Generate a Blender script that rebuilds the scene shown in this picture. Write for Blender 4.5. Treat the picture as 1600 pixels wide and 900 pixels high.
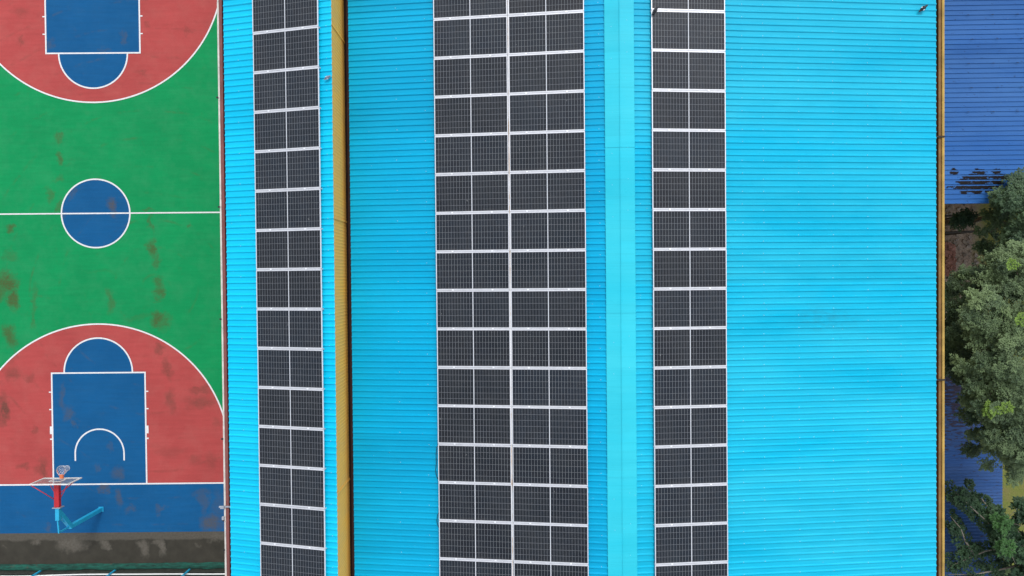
import bpy, bmesh, math, random
from mathutils import Matrix, Vector, noise as mnoise
R = math.radians
random.seed(7)
scene = bpy.context.scene
for o in list(bpy.data.objects):
    bpy.data.objects.remove(o)
col = scene.collection

# ------------------------------------------------------------------ camera
cd = bpy.data.cameras.new('camera')
cd.sensor_width = 36.0
cd.lens = 24.0
cd.clip_start = 0.1
cd.clip_end = 2000
cam = bpy.data.objects.new('camera', cd)
col.objects.link(cam)
yaw, pit, rol = R(-0.49138), R(-0.75584), R(-0.18478)
cam.matrix_world = (Matrix.Translation((21.3404, -3.5643, 35.3627)) @ Matrix.Rotation(yaw, 4, 'Z')
                    @ Matrix.Rotation(pit, 4, 'X') @ Matrix.Rotation(rol, 4, 'Y'))
scene.camera = cam
scene.render.resolution_x, scene.render.resolution_y = 1024, 576

# ------------------------------------------------------------------ sky, sun, exposure
SUN_EL, SUN_AZ = 52.0, 17.0          # azimuth clockwise from +Y (top of the picture)
world = bpy.data.worlds.new('World')
scene.world = world
world.use_nodes = True
wn = world.node_tree
wn.nodes.clear()
sky = wn.nodes.new('ShaderNodeTexSky')
sky.sky_type = 'NISHITA'
sky.sun_disc = False
sky.sun_elevation = R(SUN_EL)
sky.sun_rotation = R(SUN_AZ)
sky.dust_density = 1.5
sky.air_density = 1.0
hs = wn.nodes.new('ShaderNodeHueSaturation')
hs.inputs['Saturation'].default_value = 0.36       # overcast: nearly white sky
bg = wn.nodes.new('ShaderNodeBackground')
bg.inputs['Strength'].default_value = 0.15
wo = wn.nodes.new('ShaderNodeOutputWorld')
wn.links.new(sky.outputs[0], hs.inputs['Color'])
wn.links.new(hs.outputs[0], bg.inputs['Color'])
wn.links.new(bg.outputs[0], wo.inputs['Surface'])
sl = bpy.data.lights.new('sun', 'SUN')
sl.energy = 1.0
sl.angle = R(17)
sl.color = (1.0, 0.98, 0.95)
sun = bpy.data.objects.new('sun', sl)
col.objects.link(sun)
az, el = R(SUN_AZ), R(SUN_EL)
sdir = Vector((math.sin(az) * math.cos(el), math.cos(az) * math.cos(el), math.sin(el)))
sun.rotation_euler = sdir.to_track_quat('Z', 'Y').to_euler()
sun.location = (20, 10, 60)
scene.view_settings.view_transform = 'Standard'
scene.view_settings.look = 'None'
scene.view_settings.gamma = 1.0
scene.view_settings.use_curve_mapping = False
scene.view_settings.exposure = 0.62

# ------------------------------------------------------------------ node helpers
class NT:
    def __init__(s, name):
        s.m = bpy.data.materials.new(name)
        s.m.use_nodes = True
        s.t = s.m.node_tree
        s.t.nodes.clear()
        s.out = s.t.nodes.new('ShaderNodeOutputMaterial')
    def n(s, typ, **kw):
        nd = s.t.nodes.new(typ)
        for k, v in kw.items():
            setattr(nd, k, v)
        return nd
    def put(s, sock, v):
        if hasattr(v, 'is_linked') or hasattr(v, 'links'):
            s.t.links.new(v, sock)
        else:
            if isinstance(v, tuple) and len(v) == 3 and sock.type == 'RGBA':
                v = (*v, 1)
            sock.default_value = v
    def math(s, op, a, b=0.0, c=None, clamp=False):
        nd = s.n('ShaderNodeMath', operation=op, use_clamp=clamp)
        s.put(nd.inputs[0], a); s.put(nd.inputs[1], b)
        if c is not None: s.put(nd.inputs[2], c)
        return nd.outputs[0]
    def vmath(s, op, a, b=(0, 0, 0)):
        nd = s.n('ShaderNodeVectorMath', operation=op)
        s.put(nd.inputs[0], a); s.put(nd.inputs[1], b)
        return nd.outputs['Value'] if op in ('LENGTH', 'DISTANCE', 'DOT_PRODUCT') else nd.outputs['Vector']
    def mix(s, f, a, b, blend='MIX'):
        nd = s.n('ShaderNodeMix', data_type='RGBA', blend_type=blend)
        s.put(nd.inputs[0], f); s.put(nd.inputs[6], a); s.put(nd.inputs[7], b)
        return nd.outputs[2]
    def ramp(s, v, lo, hi, a=0.0, b=1.0):
        nd = s.n('ShaderNodeMapRange', clamp=True)
        s.put(nd.inputs[0], v); s.put(nd.inputs[1], lo); s.put(nd.inputs[2], hi)
        s.put(nd.inputs[3], a); s.put(nd.inputs[4], b)
        return nd.outputs[0]
    def noise(s, vec, scale, detail=4, rough=0.55, dist=0.0, color=False):
        nd = s.n('ShaderNodeTexNoise')
        if vec is not None: s.put(nd.inputs['Vector'], vec)
        nd.inputs['Scale'].default_value = scale
        nd.inputs['Detail'].default_value = detail
        nd.inputs['Roughness'].default_value = rough
        nd.inputs['Distortion'].default_value = dist
        return nd.outputs['Color' if color else 'Fac']
    def pos(s):
        return s.n('ShaderNodeNewGeometry').outputs['Position']
    def obj(s):
        return s.n('ShaderNodeTexCoord').outputs['Object']
    def xyz(s, v):
        nd = s.n('ShaderNodeSeparateXYZ'); s.put(nd.inputs[0], v)
        return nd.outputs
    def comb(s, x, y, z):
        nd = s.n('ShaderNodeCombineXYZ')
        s.put(nd.inputs[0], x); s.put(nd.inputs[1], y); s.put(nd.inputs[2], z)
        return nd.outputs[0]
    def bsdf(s, color, rough=0.6, metal=0.0, spec=0.5, bump=None, bstr=0.2, bdist=0.01, sheen=None):
        b = s.n('ShaderNodeBsdfPrincipled')
        s.put(b.inputs['Base Color'], color); s.put(b.inputs['Roughness'], rough)
        s.put(b.inputs['Metallic'], metal); s.put(b.inputs['Specular IOR Level'], spec)
        if bump is not None:
            bp = s.n('ShaderNodeBump')
            bp.inputs['Strength'].default_value = bstr; bp.inputs['Distance'].default_value = bdist
            s.put(bp.inputs['Height'], bump)
            s.t.links.new(bp.outputs[0], b.inputs['Normal'])
        s.t.links.new(b.outputs[0], s.out.inputs[0])
        return b
    def scale_color(s, c, f):
        nd = s.n('ShaderNodeVectorMath', operation='SCALE')
        s.put(nd.inputs[0], c if not isinstance(c, tuple) else c[:3]); s.put(nd.inputs['Scale'], f)
        return nd.outputs[0]

def simple(name, c, rough=0.5, metal=0.0, var=0.12, scale=8.0, spec=0.5):
    k = NT(name)
    f = k.ramp(k.noise(k.pos(), scale, 5), 0.3, 0.7, 1 - var, 1 + var)
    k.bsdf(k.scale_color(c, f), rough, metal, spec)
    return k.m

STAINS = {'green': [(-1.84, 3.89, 0.232, 0.299, 0.5), (-1.79, 2.93, 0.199, 0.332, 0.7), (-2.38, 0.96, 0.199, 0.332, 0.5), (-1.83, 0.4, 0.133, 0.465, 0.5), (-4.36, -0.7, 0.266, 0.266, 0.75), (-4.61, -3.48, 0.531, 0.531, 0.9), (-4.36, -4.47, 0.266, 0.664, 0.9), (-4.95, -3.97, 0.332, 0.465, 0.7), (-3.21, -4.48, 0.166, 0.863, 0.4), (-4.53, -6.29, 0.398, 0.531, 0.8), (-3.29, -5.47, 0.133, 0.531, 0.4), (0.66, -4.58, 0.232, 0.797, 0.5), (2.88, -1.72, 0.266, 0.531, 0.8), (2.87, -0.4, 0.133, 0.465, 0.5), (3.1, -2.39, 0.166, 0.465, 0.5), (3.19, -3.54, 0.299, 0.398, 0.6), (3.14, -4.04, 0.299, 0.299, 0.7), (3.16, -5.46, 0.398, 0.432, 0.85), (3.48, -5.7, 0.332, 0.531, 0.5), (4.81, -0.68, 0.133, 0.133, 0.5), (-1.84, 1.78, 0.199, 0.199, 0.35), (2.65, 0.26, 0.299, 0.1, 0.5), (-4.48, -2.16, 0.465, 0.266, 0.3), (0.29, -3.02, 0.996, 0.1, 0.12), (2.07, -5.36, 0.863, 0.133, 0.2)], 'red': [(3.13, -7.02, 0.266, 0.332, 0.55), (3.58, -8.02, 0.232, 0.598, 0.5), (5.21, -9.8, 0.797, 0.332, 0.5), (5.22, -9.13, 0.598, 0.199, 0.45), (3.75, -9.69, 0.332, 0.598, 0.5), (-4.96, -10.04, 0.299, 0.797, 0.9), (-4.43, -8.28, 0.465, 0.332, 0.5), (-3.61, -8.52, 0.332, 0.266, 0.4), (-4.41, -7.45, 0.232, 0.398, 0.35), (-2.86, -13.29, 0.266, 0.598, 0.6), (-3.13, -13.18, 0.398, 0.266, 0.4), (-4.02, -13.11, 0.332, 0.199, 0.5), (4.94, -12.69, 0.332, 0.266, 0.3), (-3.79, 8.86, 0.232, 0.232, 0.4), (4.83, 9.19, 0.199, 0.266, 0.4), (2.8, 9.63, 0.199, 0.199, 0.3), (-3.32, -11.18, 0.199, 0.199, 0.4), (-3.66, 10.4, 0.465, 0.332, 0.3), (3.61, -12.35, 0.996, 0.266, 0.2), (5.76, -12.87, 0.332, 0.398, 0.3), (2.49, 7.17, 0.332, 0.133, 0.35), (6.12, -10.87, 0.266, 0.266, 0.3)], 'blue': [(-1.87, -9.54, 0.166, 0.73, 0.45), (-1.59, -10.3, 0.266, 0.465, 0.5), (-1.27, -10.87, 0.199, 0.199, 0.5), (0.94, -13.56, 0.299, 0.398, 0.55), (0.17, -14.28, 0.299, 0.232, 0.8), (0.96, -14.76, 0.232, 0.465, 0.6), (1.58, -15.4, 0.266, 0.199, 0.4), (-0.21, -13.24, 0.199, 0.199, 0.35), (3.07, -15.34, 0.232, 0.232, 0.45), (5.78, -16.14, 0.598, 0.465, 0.85), (5.33, -15.03, 0.266, 0.664, 0.45), (5.24, -14.46, 0.465, 0.266, 0.4), (0.81, 0.47, 0.299, 0.299, 0.85), (0.93, 0.01, 0.199, 0.266, 0.6), (-1.2, 1.05, 0.166, 0.266, 0.4), (-1.77, 0.03, 0.166, 0.398, 0.35), (1.57, 8.99, 0.166, 0.332, 0.4), (-2.22, 8.69, 0.266, 0.266, 0.4), (0.64, 8.34, 0.332, 0.133, 0.3), (0.63, -12.15, 0.166, 0.299, 0.3), (6.06, -15.21, 0.332, 0.996, 0.3), (-2.72, -16.19, 0.166, 0.133, 0.4)], 'conc': [(-3.43, -16.98, 0.299, 0.232, 0.8), (-1.51, -17.14, 0.73, 0.465, 1.0), (0.22, -17.09, 0.299, 0.299, 0.8), (0.45, -17.26, 0.166, 0.166, 0.8), (2.21, -17.37, 0.299, 0.465, 1.0), (3.14, -17.28, 0.166, 0.498, 0.95), (2.88, -17.01, 0.266, 0.232, 0.8), (6.04, -16.81, 0.465, 0.266, 0.9), (-4.93, -17.34, 0.1, 0.066, 0.5), (5.03, -17.27, 0.1, 0.1, 0.4)]}

def stain_mask(k, pos, lst, lo=0.55):
    """irregular worn / wet patches: ellipses broken up by noise (real marks on the ground)"""
    wob = k.vmath('SUBTRACT', k.noise(pos, 3.0, 7, 0.72, color=True), (0.5, 0.5, 0.5))
    wob2 = k.vmath('SUBTRACT', k.noise(pos, 1.1, 2, 0.5, color=True), (0.5, 0.5, 0.5))
    p = k.vmath('ADD', pos, k.vmath('MULTIPLY', wob, (0.75, 0.85, 0)))
    p = k.vmath('ADD', p, k.vmath('MULTIPLY', wob2, (0.8, 0.8, 0)))
    acc = None
    for (x, y, rx, ry, st) in lst:
        d = k.vmath('MULTIPLY', k.vmath('SUBTRACT', p, (x, y, 0)), (1 / rx, 1 / ry, 0))
        m = k.ramp(k.vmath('LENGTH', d), 0.45, 1.25, min(1.0, st * 1.0), 0.0)
        acc = m if acc is None else k.math('MAXIMUM', acc, m)
    g = k.ramp(k.noise(pos, 11.0, 7, 0.75), 0.36, 0.58, lo, 1.0)
    return k.math('MULTIPLY', acc, g)

def court_mat(name, c, zone, stain=(0.105, 0.085, 0.055), fade=(0.07, 0.30, 0.14), fa=0.10):
    k = NT(name)
    p = k.pos()
    big = k.ramp(k.noise(p, 0.35, 4, 0.6), 0.3, 0.7, 0.92, 1.08)
    # faint roller streaks along the court plus fine grain of the acrylic paint
    st = k.noise(k.vmath('MULTIPLY', p, (0.6, 7, 1)), 1.0, 3, 0.6)
    gr = k.ramp(k.noise(p, 55, 2, 0.6), 0.25, 0.75, 0.87, 1.13)
    f = k.math('MULTIPLY', k.math('MULTIPLY', big, k.ramp(st, 0.3, 0.7, 0.94, 1.06)), gr)
    c1 = k.scale_color(c, f)
    c2 = k.mix(k.ramp(k.noise(p, 0.9, 6, 0.7), 0.45, 0.85, 0.0, fa * 3), c1, fade)
    gen = k.ramp(k.noise(p, 1.3, 7, 0.72), 0.60, 0.78, 0.0, 0.22)
    sw = k.n('ShaderNodeTexWave', wave_type='RINGS', rings_direction='Z'); k.put(sw.inputs['Vector'], k.vmath('SUBTRACT', p, (3.0, -4.0, 0)))
    sw.inputs['Scale'].default_value = 0.22; sw.inputs['Distortion'].default_value = 3.0; sw.inputs['Detail'].default_value = 4; sw.inputs['Detail Scale'].default_value = 0.6
    scf = k.math('MULTIPLY', k.ramp(sw.outputs['Fac'], 0.965, 1.0, 0, 0.30), k.ramp(k.noise(p, 0.8, 5, 0.7), 0.5, 0.66))
    m = k.math('MAXIMUM', stain_mask(k, p, STAINS[zone]), scf)
    m = k.math('MAXIMUM', m, gen)
    c3 = k.mix(m, c2, stain)
    k.bsdf(c3, k.ramp(k.noise(p, 3, 4), 0.3, 0.7, 0.65, 0.8), spec=0.15)
    return k.m

# ------------------------------------------------------------------ materials
M = {}
M['green'] = court_mat('court_green', (0.003, 0.258, 0.080), 'green', (0.072, 0.078, 0.022))
M['red'] = court_mat('court_red', (0.41, 0.066, 0.062), 'red', (0.105, 0.052, 0.036), (0.45, 0.16, 0.13))
M['blue'] = court_mat('court_blue', (0.004, 0.090, 0.240), 'blue', (0.085, 0.08, 0.075), (0.02, 0.115, 0.25))
def _line():
    k = NT('line_white'); p = k.pos()
    f = k.ramp(k.noise(p, 14, 5, 0.7), 0.3, 0.62, 0.8, 1.0)
    k.bsdf(k.scale_color((0.80, 0.80, 0.80), f), 0.6, spec=0.3); return k.m
M['line'] = _line()
def _conc():
    k = NT('apron_concrete'); p = k.pos()
    n1 = k.noise(p, 1.6, 7, 0.65)
    wet = k.mix(k.ramp(n1, 0.3, 0.7), (0.032, 0.029, 0.021), (0.052, 0.047, 0.035))
    dry = k.mix(k.ramp(k.noise(p, 9, 6, 0.7), 0.3, 0.7), (0.080, 0.072, 0.057), (0.125, 0.113, 0.092))
    y = k.xyz(p)[1]
    edge = k.ramp(k.math('ADD', y, k.math('MULTIPLY', k.noise(p, 1.8, 4), 0.35)), -16.82, -16.72)
    edge = k.math('MULTIPLY', edge, 0.75)
    m = k.math('MAXIMUM', edge, k.math('MULTIPLY', stain_mask(k, p, STAINS['conc'], 0.8), 1.25), clamp=True)
    k.bsdf(k.mix(m, wet, dry), k.math('MULTIPLY_ADD', m, 0.35, 0.5), spec=0.2,
           bump=k.noise(p, 40, 4), bstr=0.2)
    return k.m
M['concrete'] = _conc()
def _ground():
    k = NT('soil_and_grass'); p = k.pos(); X = k.xyz(p)
    n = k.noise(p, 1.2, 8, 0.68); n2 = k.noise(p, 12, 6, 0.72)
    soil = k.mix(k.ramp(n, 0.3, 0.7), (0.25, 0.18, 0.14), (0.46, 0.37, 0.30))
    soil = k.mix(k.ramp(n2, 0.45, 0.75), soil, (0.09, 0.07, 0.045))
    grass = k.mix(k.ramp(n2, 0.3, 0.7), (0.11, 0.145, 0.028), (0.22, 0.235, 0.065))
    grass = k.mix(k.ramp(n, 0.45, 0.75), grass, (0.22, 0.18, 0.075))
    g = k.ramp(k.math('ADD', X[0], k.math('MULTIPLY', n, 2.4)), 46.4, 47.3)
    k.bsdf(k.mix(g, soil, grass), 0.9, spec=0.15, bump=n2, bstr=0.6, bdist=0.05)
    return k.m
M['ground'] = _ground()

def roof_mat(name, c, pale, sheet=0.935, patch=0.10, rough=0.34, ribs=None, rust=None):
    k = NT(name); p = k.pos(); X = k.xyz(p)
    wn_ = k.n('ShaderNodeTexWhiteNoise', noise_dimensions='2D')
    cell = k.comb(k.math('GREATER_THAN', X[0], 24.64), k.math('FLOOR', k.math('DIVIDE', X[1], sheet)), 0)
    k.put(wn_.inputs['Vector'], cell)
    var = k.ramp(wn_.outputs['Value'], 0, 1, 1 - patch, 1 + patch)
    c1 = k.scale_color(c, var)
    # chalked, sun-faded paint in long patches that follow the sheets
    fade = k.ramp(k.noise(k.vmath('MULTIPLY', p, (0.13, 0.60, 0.3)), 1.0, 6, 0.65), 0.36, 0.70, 0.0, 0.75)
    c2 = k.mix(fade, c1, pale)
    # thin water-run dirt along the fall of the roof
    run = k.noise(k.vmath('MULTIPLY', p, (0.5, 22, 1)), 1.0, 4, 0.6)
    c3 = k.mix(k.ramp(run, 0.50, 0.80, 0, 0.34), c2, k.scale_color(c, 0.72))
    spk = k.ramp(k.noise(p, 38, 3, 0.7), 0.66, 0.76, 0, 0.35)
    c4 = k.mix(spk, c3, pale)
    soot = k.ramp(k.noise(k.vmath('MULTIPLY', p, (0.35, 1.1, 1)), 1.0, 7, 0.72), 0.58, 0.80, 0, 0.13)
    c4 = k.mix(soot, c4, (0.03, 0.20, 0.30))
    sd = k.vmath('LENGTH', k.vmath('MULTIPLY', k.vmath('SUBTRACT', p, (30.9, -4.85, 14.6)), (0.9, 2.2, 0)))
    smu = k.math('MULTIPLY', k.ramp(sd, 0.1, 1.2, 0.5, 0.0), k.ramp(k.noise(k.vmath('MULTIPLY', p, (3, 9, 1)), 1.0, 6, 0.75), 0.42, 0.65))
    c4 = k.mix(smu, c4, (0.03, 0.20, 0.27))
    fleck = k.ramp(k.noise(p, 17, 2, 0.5), 0.775, 0.80, 0, 0.6)
    c4 = k.mix(fleck, c4, (0.55, 0.66, 0.68))
    if rust:
        c4 = rust(k, p, X, c4)
    k.bsdf(c4, k.ramp(k.noise(p, 2.5, 4), 0.3, 0.7, rough - .04, rough + .1), spec=0.17)
    return k.m
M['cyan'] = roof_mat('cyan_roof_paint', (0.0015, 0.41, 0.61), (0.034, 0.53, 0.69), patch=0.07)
M['cyan_deep'] = roof_mat('deeper_cyan_roof_tone', (0.0006, 0.345, 0.58), (0.003, 0.43, 0.67), patch=0.08)  # same cyan in a deeper tone, for the slope rising to the ridge
M['cyan_bright'] = roof_mat('brighter_cyan_roof_tone', (0.002, 0.51, 0.76), (0.010, 0.59, 0.82), patch=0.06)  # cyan again, brighter tone for the narrow higher slope
M['cap'] = roof_mat('ridge_cap_paint', (0.024, 0.51, 0.64), (0.055, 0.60, 0.70), sheet=0.62, patch=0.05, rough=0.3)
def _rust_big(k, p, X, c):
    # rusted-through patches sitting in the pans of the old blue roof
    box = None
    for (x, y, rx, ry) in [(39.86, 0.73, 0.133, 0.106), (40.9, 0.73, 0.239, 0.106), (41.59, 0.72, 0.16, 0.106), (40.71, 0.52, 0.452, 0.106), (41.7, 0.51, 0.319, 0.106), (40.26, 0.33, 0.239, 0.106), (40.95, 0.33, 0.319, 0.106), (41.64, 0.3, 0.239, 0.106), (40.85, 0.12, 0.904, 0.106), (40.26, -0.06, 0.16, 0.106), (40.79, -0.07, 0.266, 0.106), (41.38, -0.07, 0.213, 0.106)]:
        d = k.vmath('LENGTH', k.vmath('MULTIPLY', k.vmath('SUBTRACT', p, (x, y, 7)), (1 / rx, 1 / ry, 0)))
        b = k.ramp(d, 0.2, 1.7, 0.42, 0.0); box = b if box is None else k.math('MAXIMUM', box, b)
    n = k.noise(k.vmath('MULTIPLY', p, (2.6, 3.4, 1)), 2.2, 7, 0.8)
    n3 = k.noise(k.vmath('MULTIPLY', p, (1.1, 9.0, 1)), 2.6, 5, 0.7)
    m = k.ramp(k.math('ADD', n, box), 0.61, 0.66)
    m2 = k.ramp(n3, 0.71, 0.74, 0, 0.7)
    stripe = k.math('FRACT', k.math('DIVIDE', k.math('ADD', X[1], 0.605), 0.20))
    pan = k.math('LESS_THAN', k.math('ADD', stripe, k.math('MULTIPLY', k.noise(p, 14, 3), 0.25)), 0.88)
    rc = k.mix(k.noise(p, 9, 5), (0.003, 0.003, 0.004), (0.013, 0.008, 0.007))
    return k.mix(k.math('MULTIPLY', k.math('MAXIMUM', m, m2), pan), c, rc)
M['oldblue'] = roof_mat('faded_blue_roof', (0.022, 0.115, 0.36), (0.060, 0.175, 0.42), sheet=1.0, patch=0.15, rough=0.42, rust=_rust_big)
def _rust_shed(k, p, X, c):
    n = k.noise(k.vmath('MULTIPLY', p, (1.6, 6.5, 1)), 1.5, 6, 0.72)
    far = k.ramp(X[1], -12.6, -9.2, 0.0, 0.16)
    m = k.ramp(k.math('ADD', n, far), 0.58, 0.64, 0, 0.85)
    rc = k.mix(k.noise(p, 9, 5), (0.02, 0.014, 0.012), (0.075, 0.04, 0.03))
    return k.mix(m, c, rc)
M['shedblue'] = roof_mat('shed_blue_roof', (0.030, 0.098, 0.29), (0.075, 0.15, 0.35), sheet=0.9, patch=0.14, rough=0.45, rust=_rust_shed)

def _mustard():
    k = NT('mustard_cladding'); p = k.pos(); X = k.xyz(p)
    n = k.noise(k.vmath('MULTIPLY', p, (1, 1.2, 0.5)), 1.4, 5, 0.6)
    c = k.mix(k.ramp(n, 0.3, 0.72), (0.88, 0.46, 0.078), (0.78, 0.44, 0.105))
    run = k.noise(k.vmath('MULTIPLY', p, (1, 6, 0.4)), 1.5, 5, 0.7)
    c = k.mix(k.ramp(run, 0.52, 0.8, 0, 0.35), c, (0.58, 0.30, 0.14))
    k.bsdf(c, 0.6, spec=0.15); return k.m
M['mustard'] = _mustard()
M['coping'] = simple('mustard_coping', (0.43, 0.28, 0.06), 0.75, var=0.25, scale=2.5)
def _gutter(name, a, b, dark):
    k = NT(name); p = k.pos()
    n = k.noise(k.vmath('MULTIPLY', p, (2, 0.35, 1)), 1.0, 5, 0.7)
    c = k.mix(k.ramp(k.noise(p, 6, 5, 0.7), 0.3, 0.7), a, b)
    k.bsdf(k.mix(k.ramp(n, 0.38, 0.52, 0, 0.9), c, dark), 0.75, spec=0.2); return k.m
M['gutter_e'] = _gutter('rusty_gutter', (0.13, 0.055, 0.03), (0.08, 0.035, 0.02), (0.03, 0.018, 0.014))
M['gutter_w'] = _gutter('dirty_gutter', (0.17, 0.055, 0.04), (0.12, 0.05, 0.03), (0.035, 0.025, 0.018))
M['ledge'] = simple('red_brown_ledge', (0.21, 0.068, 0.060), 0.75, var=0.25, scale=2.2)
M['drip'] = simple('white_drip_edge', (0.62, 0.58, 0.52), 0.6, var=0.22, scale=4)
M['edge'] = simple('brown_parapet_edge', (0.22, 0.115, 0.035), 0.8, var=0.3, scale=2.5)
M['brownwall'] = simple('dark_brown_wall', (0.06, 0.022, 0.016), 0.8, var=0.3, scale=3)
M['render'] = simple('cream_render', (0.55, 0.46, 0.30), 0.85, var=0.12, scale=1.5)
M['screw'] = simple('screw_cap', (0.45, 0.70, 0.80), 0.35, 0.2)
M['black'] = simple('black_rubber', (0.012, 0.012, 0.013), 0.55)
M['alu'] = simple('anodised_aluminium', (0.80, 0.81, 0.84), 0.38, 0.35, var=0.05, scale=5)
M['alu2'] = simple('rail_aluminium', (0.54, 0.55, 0.58), 0.5, 0.2, var=0.10, scale=7)
M['clampm'] = simple('bright_clamp', (0.92, 0.93, 0.95), 0.3, 0.3, var=0.03)
def _rustrail():
    k = NT('rusty_rail'); p = k.pos()
    n = k.noise(k.vmath('MULTIPLY', p, (1, 0.7, 1)), 1.0, 5, 0.65)
    k.bsdf(k.mix(k.ramp(n, 0.52, 0.62), (0.70, 0.70, 0.69), (0.46, 0.31, 0.17)), 0.6, spec=0.3); return k.m
M['rustrail'] = _rustrail()
def _glass():
    k = NT('photovoltaic_glass'); o = k.obj(); X = k.xyz(o)
    oi = k.n('ShaderNodeObjectInfo')
    CW, CH, G = 0.0, 0.0, 0.0
    L = k.n('ShaderNodeAttribute', attribute_name='cell_w').outputs['Fac']
    H = k.n('ShaderNodeAttribute', attribute_name='cell_h').outputs['Fac']
    ax = k.math('SUBTRACT', k.math('ABSOLUTE', X[0]), 0.011)
    def lines(v, size, half):
        f = k.math('FRACT', k.math('DIVIDE', v, size))
        d = k.math('MULTIPLY', k.math('MINIMUM', f, k.math('SUBTRACT', 1.0, f)), size)
        return k.math('LESS_THAN', d, half)
    lx = k.math('MULTIPLY', lines(ax, L, 0.0044), 0.205)
    ly = k.math('MULTIPLY', lines(k.math('ADD', X[1], 10.0 * 0 + 0.0), H, 0.0058), 0.13)
    lb = k.math('MULTIPLY', lines(k.math('ADD', ax, 0.0), k.math('DIVIDE', L, 2.0), 0.0025), 0.035)
    ln = k.math('MAXIMUM', k.math('MAXIMUM', lx, ly), lb)
    mid = k.math('LESS_THAN', ax, 0.0)
    ln = k.math('MAXIMUM', ln, k.math('MULTIPLY', mid, 0.8))
    wn_ = k.n('ShaderNodeTexWhiteNoise', noise_dimensions='3D')
    k.put(wn_.inputs['Vector'], k.comb(k.math('FLOOR', k.math('DIVIDE', ax, L)), k.math('FLOOR', k.math('DIVIDE', X[1], H)),
                                       k.math('ADD', k.math('MULTIPLY', oi.outputs['Random'], 91.0), k.math('SIGN', X[0]))))
    tone = k.ramp(wn_.outputs['Value'], 0, 1, 0.82, 1.2)
    cell = k.scale_color((0.002, 0.0062, 0.0115), tone)
    cell = k.scale_color(cell, k.ramp(oi.outputs['Random'], 0, 1, 0.75, 1.35))
    p = k.pos()
    low = k.ramp(k.math('ADD', X[1], k.math('MULTIPLY', k.noise(p, 3, 4), 0.12)), -0.52, -0.40, 0.05, 0.0)
    cell = k.mix(low, cell, (0.5, 0.47, 0.42))
    dust = k.ramp(k.noise(p, 1.1, 6, 0.65), 0.35, 0.75, 0.0, 0.022)
    cell = k.mix(dust, cell, (0.5, 0.47, 0.42))
    drop = k.ramp(k.noise(k.vmath('MULTIPLY', p, (7, 4.2, 1)), 1.0, 3, 0.6), 0.735, 0.775, 0, 0.30)
    c = k.mix(ln, cell, (0.80, 0.82, 0.86))
    c = k.mix(drop, c, (0.55, 0.55, 0.53))
    k.bsdf(c, k.ramp(k.noise(p, 1.7, 4), 0.3, 0.7, 0.05, 0.12), spec=0.5)
    return k.m
M['glass'] = _glass()

M['sky_blue_steel'] = simple('light_blue_steel', (0.02, 0.40, 0.66), 0.4, var=0.08)
M['red_steel'] = simple('red_steel', (0.48, 0.02, 0.03), 0.42, var=0.1)
M['white_steel'] = simple('white_paint_steel', (0.8, 0.8, 0.78), 0.45, var=0.06)
M['grey_steel'] = simple('grey_steel', (0.42, 0.45, 0.50), 0.4, 0.4, var=0.15)
M['orange'] = simple('orange_steel', (0.75, 0.20, 0.075), 0.45)
M['net'] = simple('net_cord', (0.62, 0.66, 0.76), 0.8)
def _bb():
    k = NT('backboard_glass')
    t = k.n('ShaderNodeBsdfTransparent'); t.inputs[0].default_value = (0.9, 0.9, 0.9, 1)
    b = k.n('ShaderNodeBsdfPrincipled'); b.inputs['Base Color'].default_value = (0.42, 0.40, 0.40, 1); b.inputs['Roughness'].default_value = 0.25
    mx = k.n('ShaderNodeMixShader'); mx.inputs[0].default_value = 0.28
    k.t.links.new(t.outputs[0], mx.inputs[1]); k.t.links.new(b.outputs[0], mx.inputs[2]); k.t.links.new(mx.outputs[0], k.out.inputs[0])
    return k.m
M['bbglass'] = _bb()
def _mesh():
    k = NT('green_mesh_screen'); p = k.pos()
    n = k.noise(k.vmath('MULTIPLY', p, (1.5, 6, 6)), 1.4, 6, 0.7)
    c = k.mix(k.ramp(n, 0.35, 0.65), (0.010, 0.030, 0.024), (0.014, 0.105, 0.075))
    c = k.mix(k.ramp(k.noise(p, 2.6, 5, 0.7), 0.62, 0.7, 0, 0.6), c, (0.10, 0.05, 0.04))
    k.bsdf(c, 0.8, spec=0.2); return k.m
M['mesh'] = _mesh()
M['darkgreen'] = simple('weathered_dark_boards', (0.028, 0.034, 0.026), 0.85, var=0.4, scale=5)
def leaf_mat(name, a, b, young, rough=0.5):
    k = NT(name)
    at = k.n('ShaderNodeAttribute', attribute_name='leaf_tint')
    X = k.xyz(at.outputs['Vector'])
    c = k.mix(X[0], a, b)
    c = k.mix(X[1], c, young)
    f = k.ramp(k.noise(k.pos(), 4.0, 4), 0.3, 0.7, 0.8, 1.2)
    b_ = k.bsdf(k.scale_color(c, f), rough, spec=0.35)
    tr = k.n('ShaderNodeBsdfTranslucent'); k.put(tr.inputs[0], k.scale_color(c, 0.9))
    mx = k.n('ShaderNodeMixShader'); mx.inputs[0].default_value = 0.22
    k.t.links.new(b_.outputs[0], mx.inputs[1]); k.t.links.new(tr.outputs[0], mx.inputs[2]); k.t.links.new(mx.outputs[0], k.out.inputs[0])
    return k.m
M['leaf_a'] = leaf_mat('feathery_leaf', (0.020, 0.052, 0.030), (0.20, 0.285, 0.12), (0.17, 0.29, 0.04))
M['leaf_b'] = leaf_mat('dark_leaf', (0.022, 0.058, 0.030), (0.14, 0.225, 0.10), (0.20, 0.24, 0.03))
M['leaf_c'] = leaf_mat('broad_leaf', (0.014, 0.044, 0.022), (0.06, 0.13, 0.05), (0.045, 0.135, 0.025))
M['bark'] = simple('bark', (0.12, 0.095, 0.07), 0.9, var=0.3, scale=9)
M['palebark'] = simple('pale_bark', (0.20, 0.18, 0.15), 0.85, var=0.25, scale=9)
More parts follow.
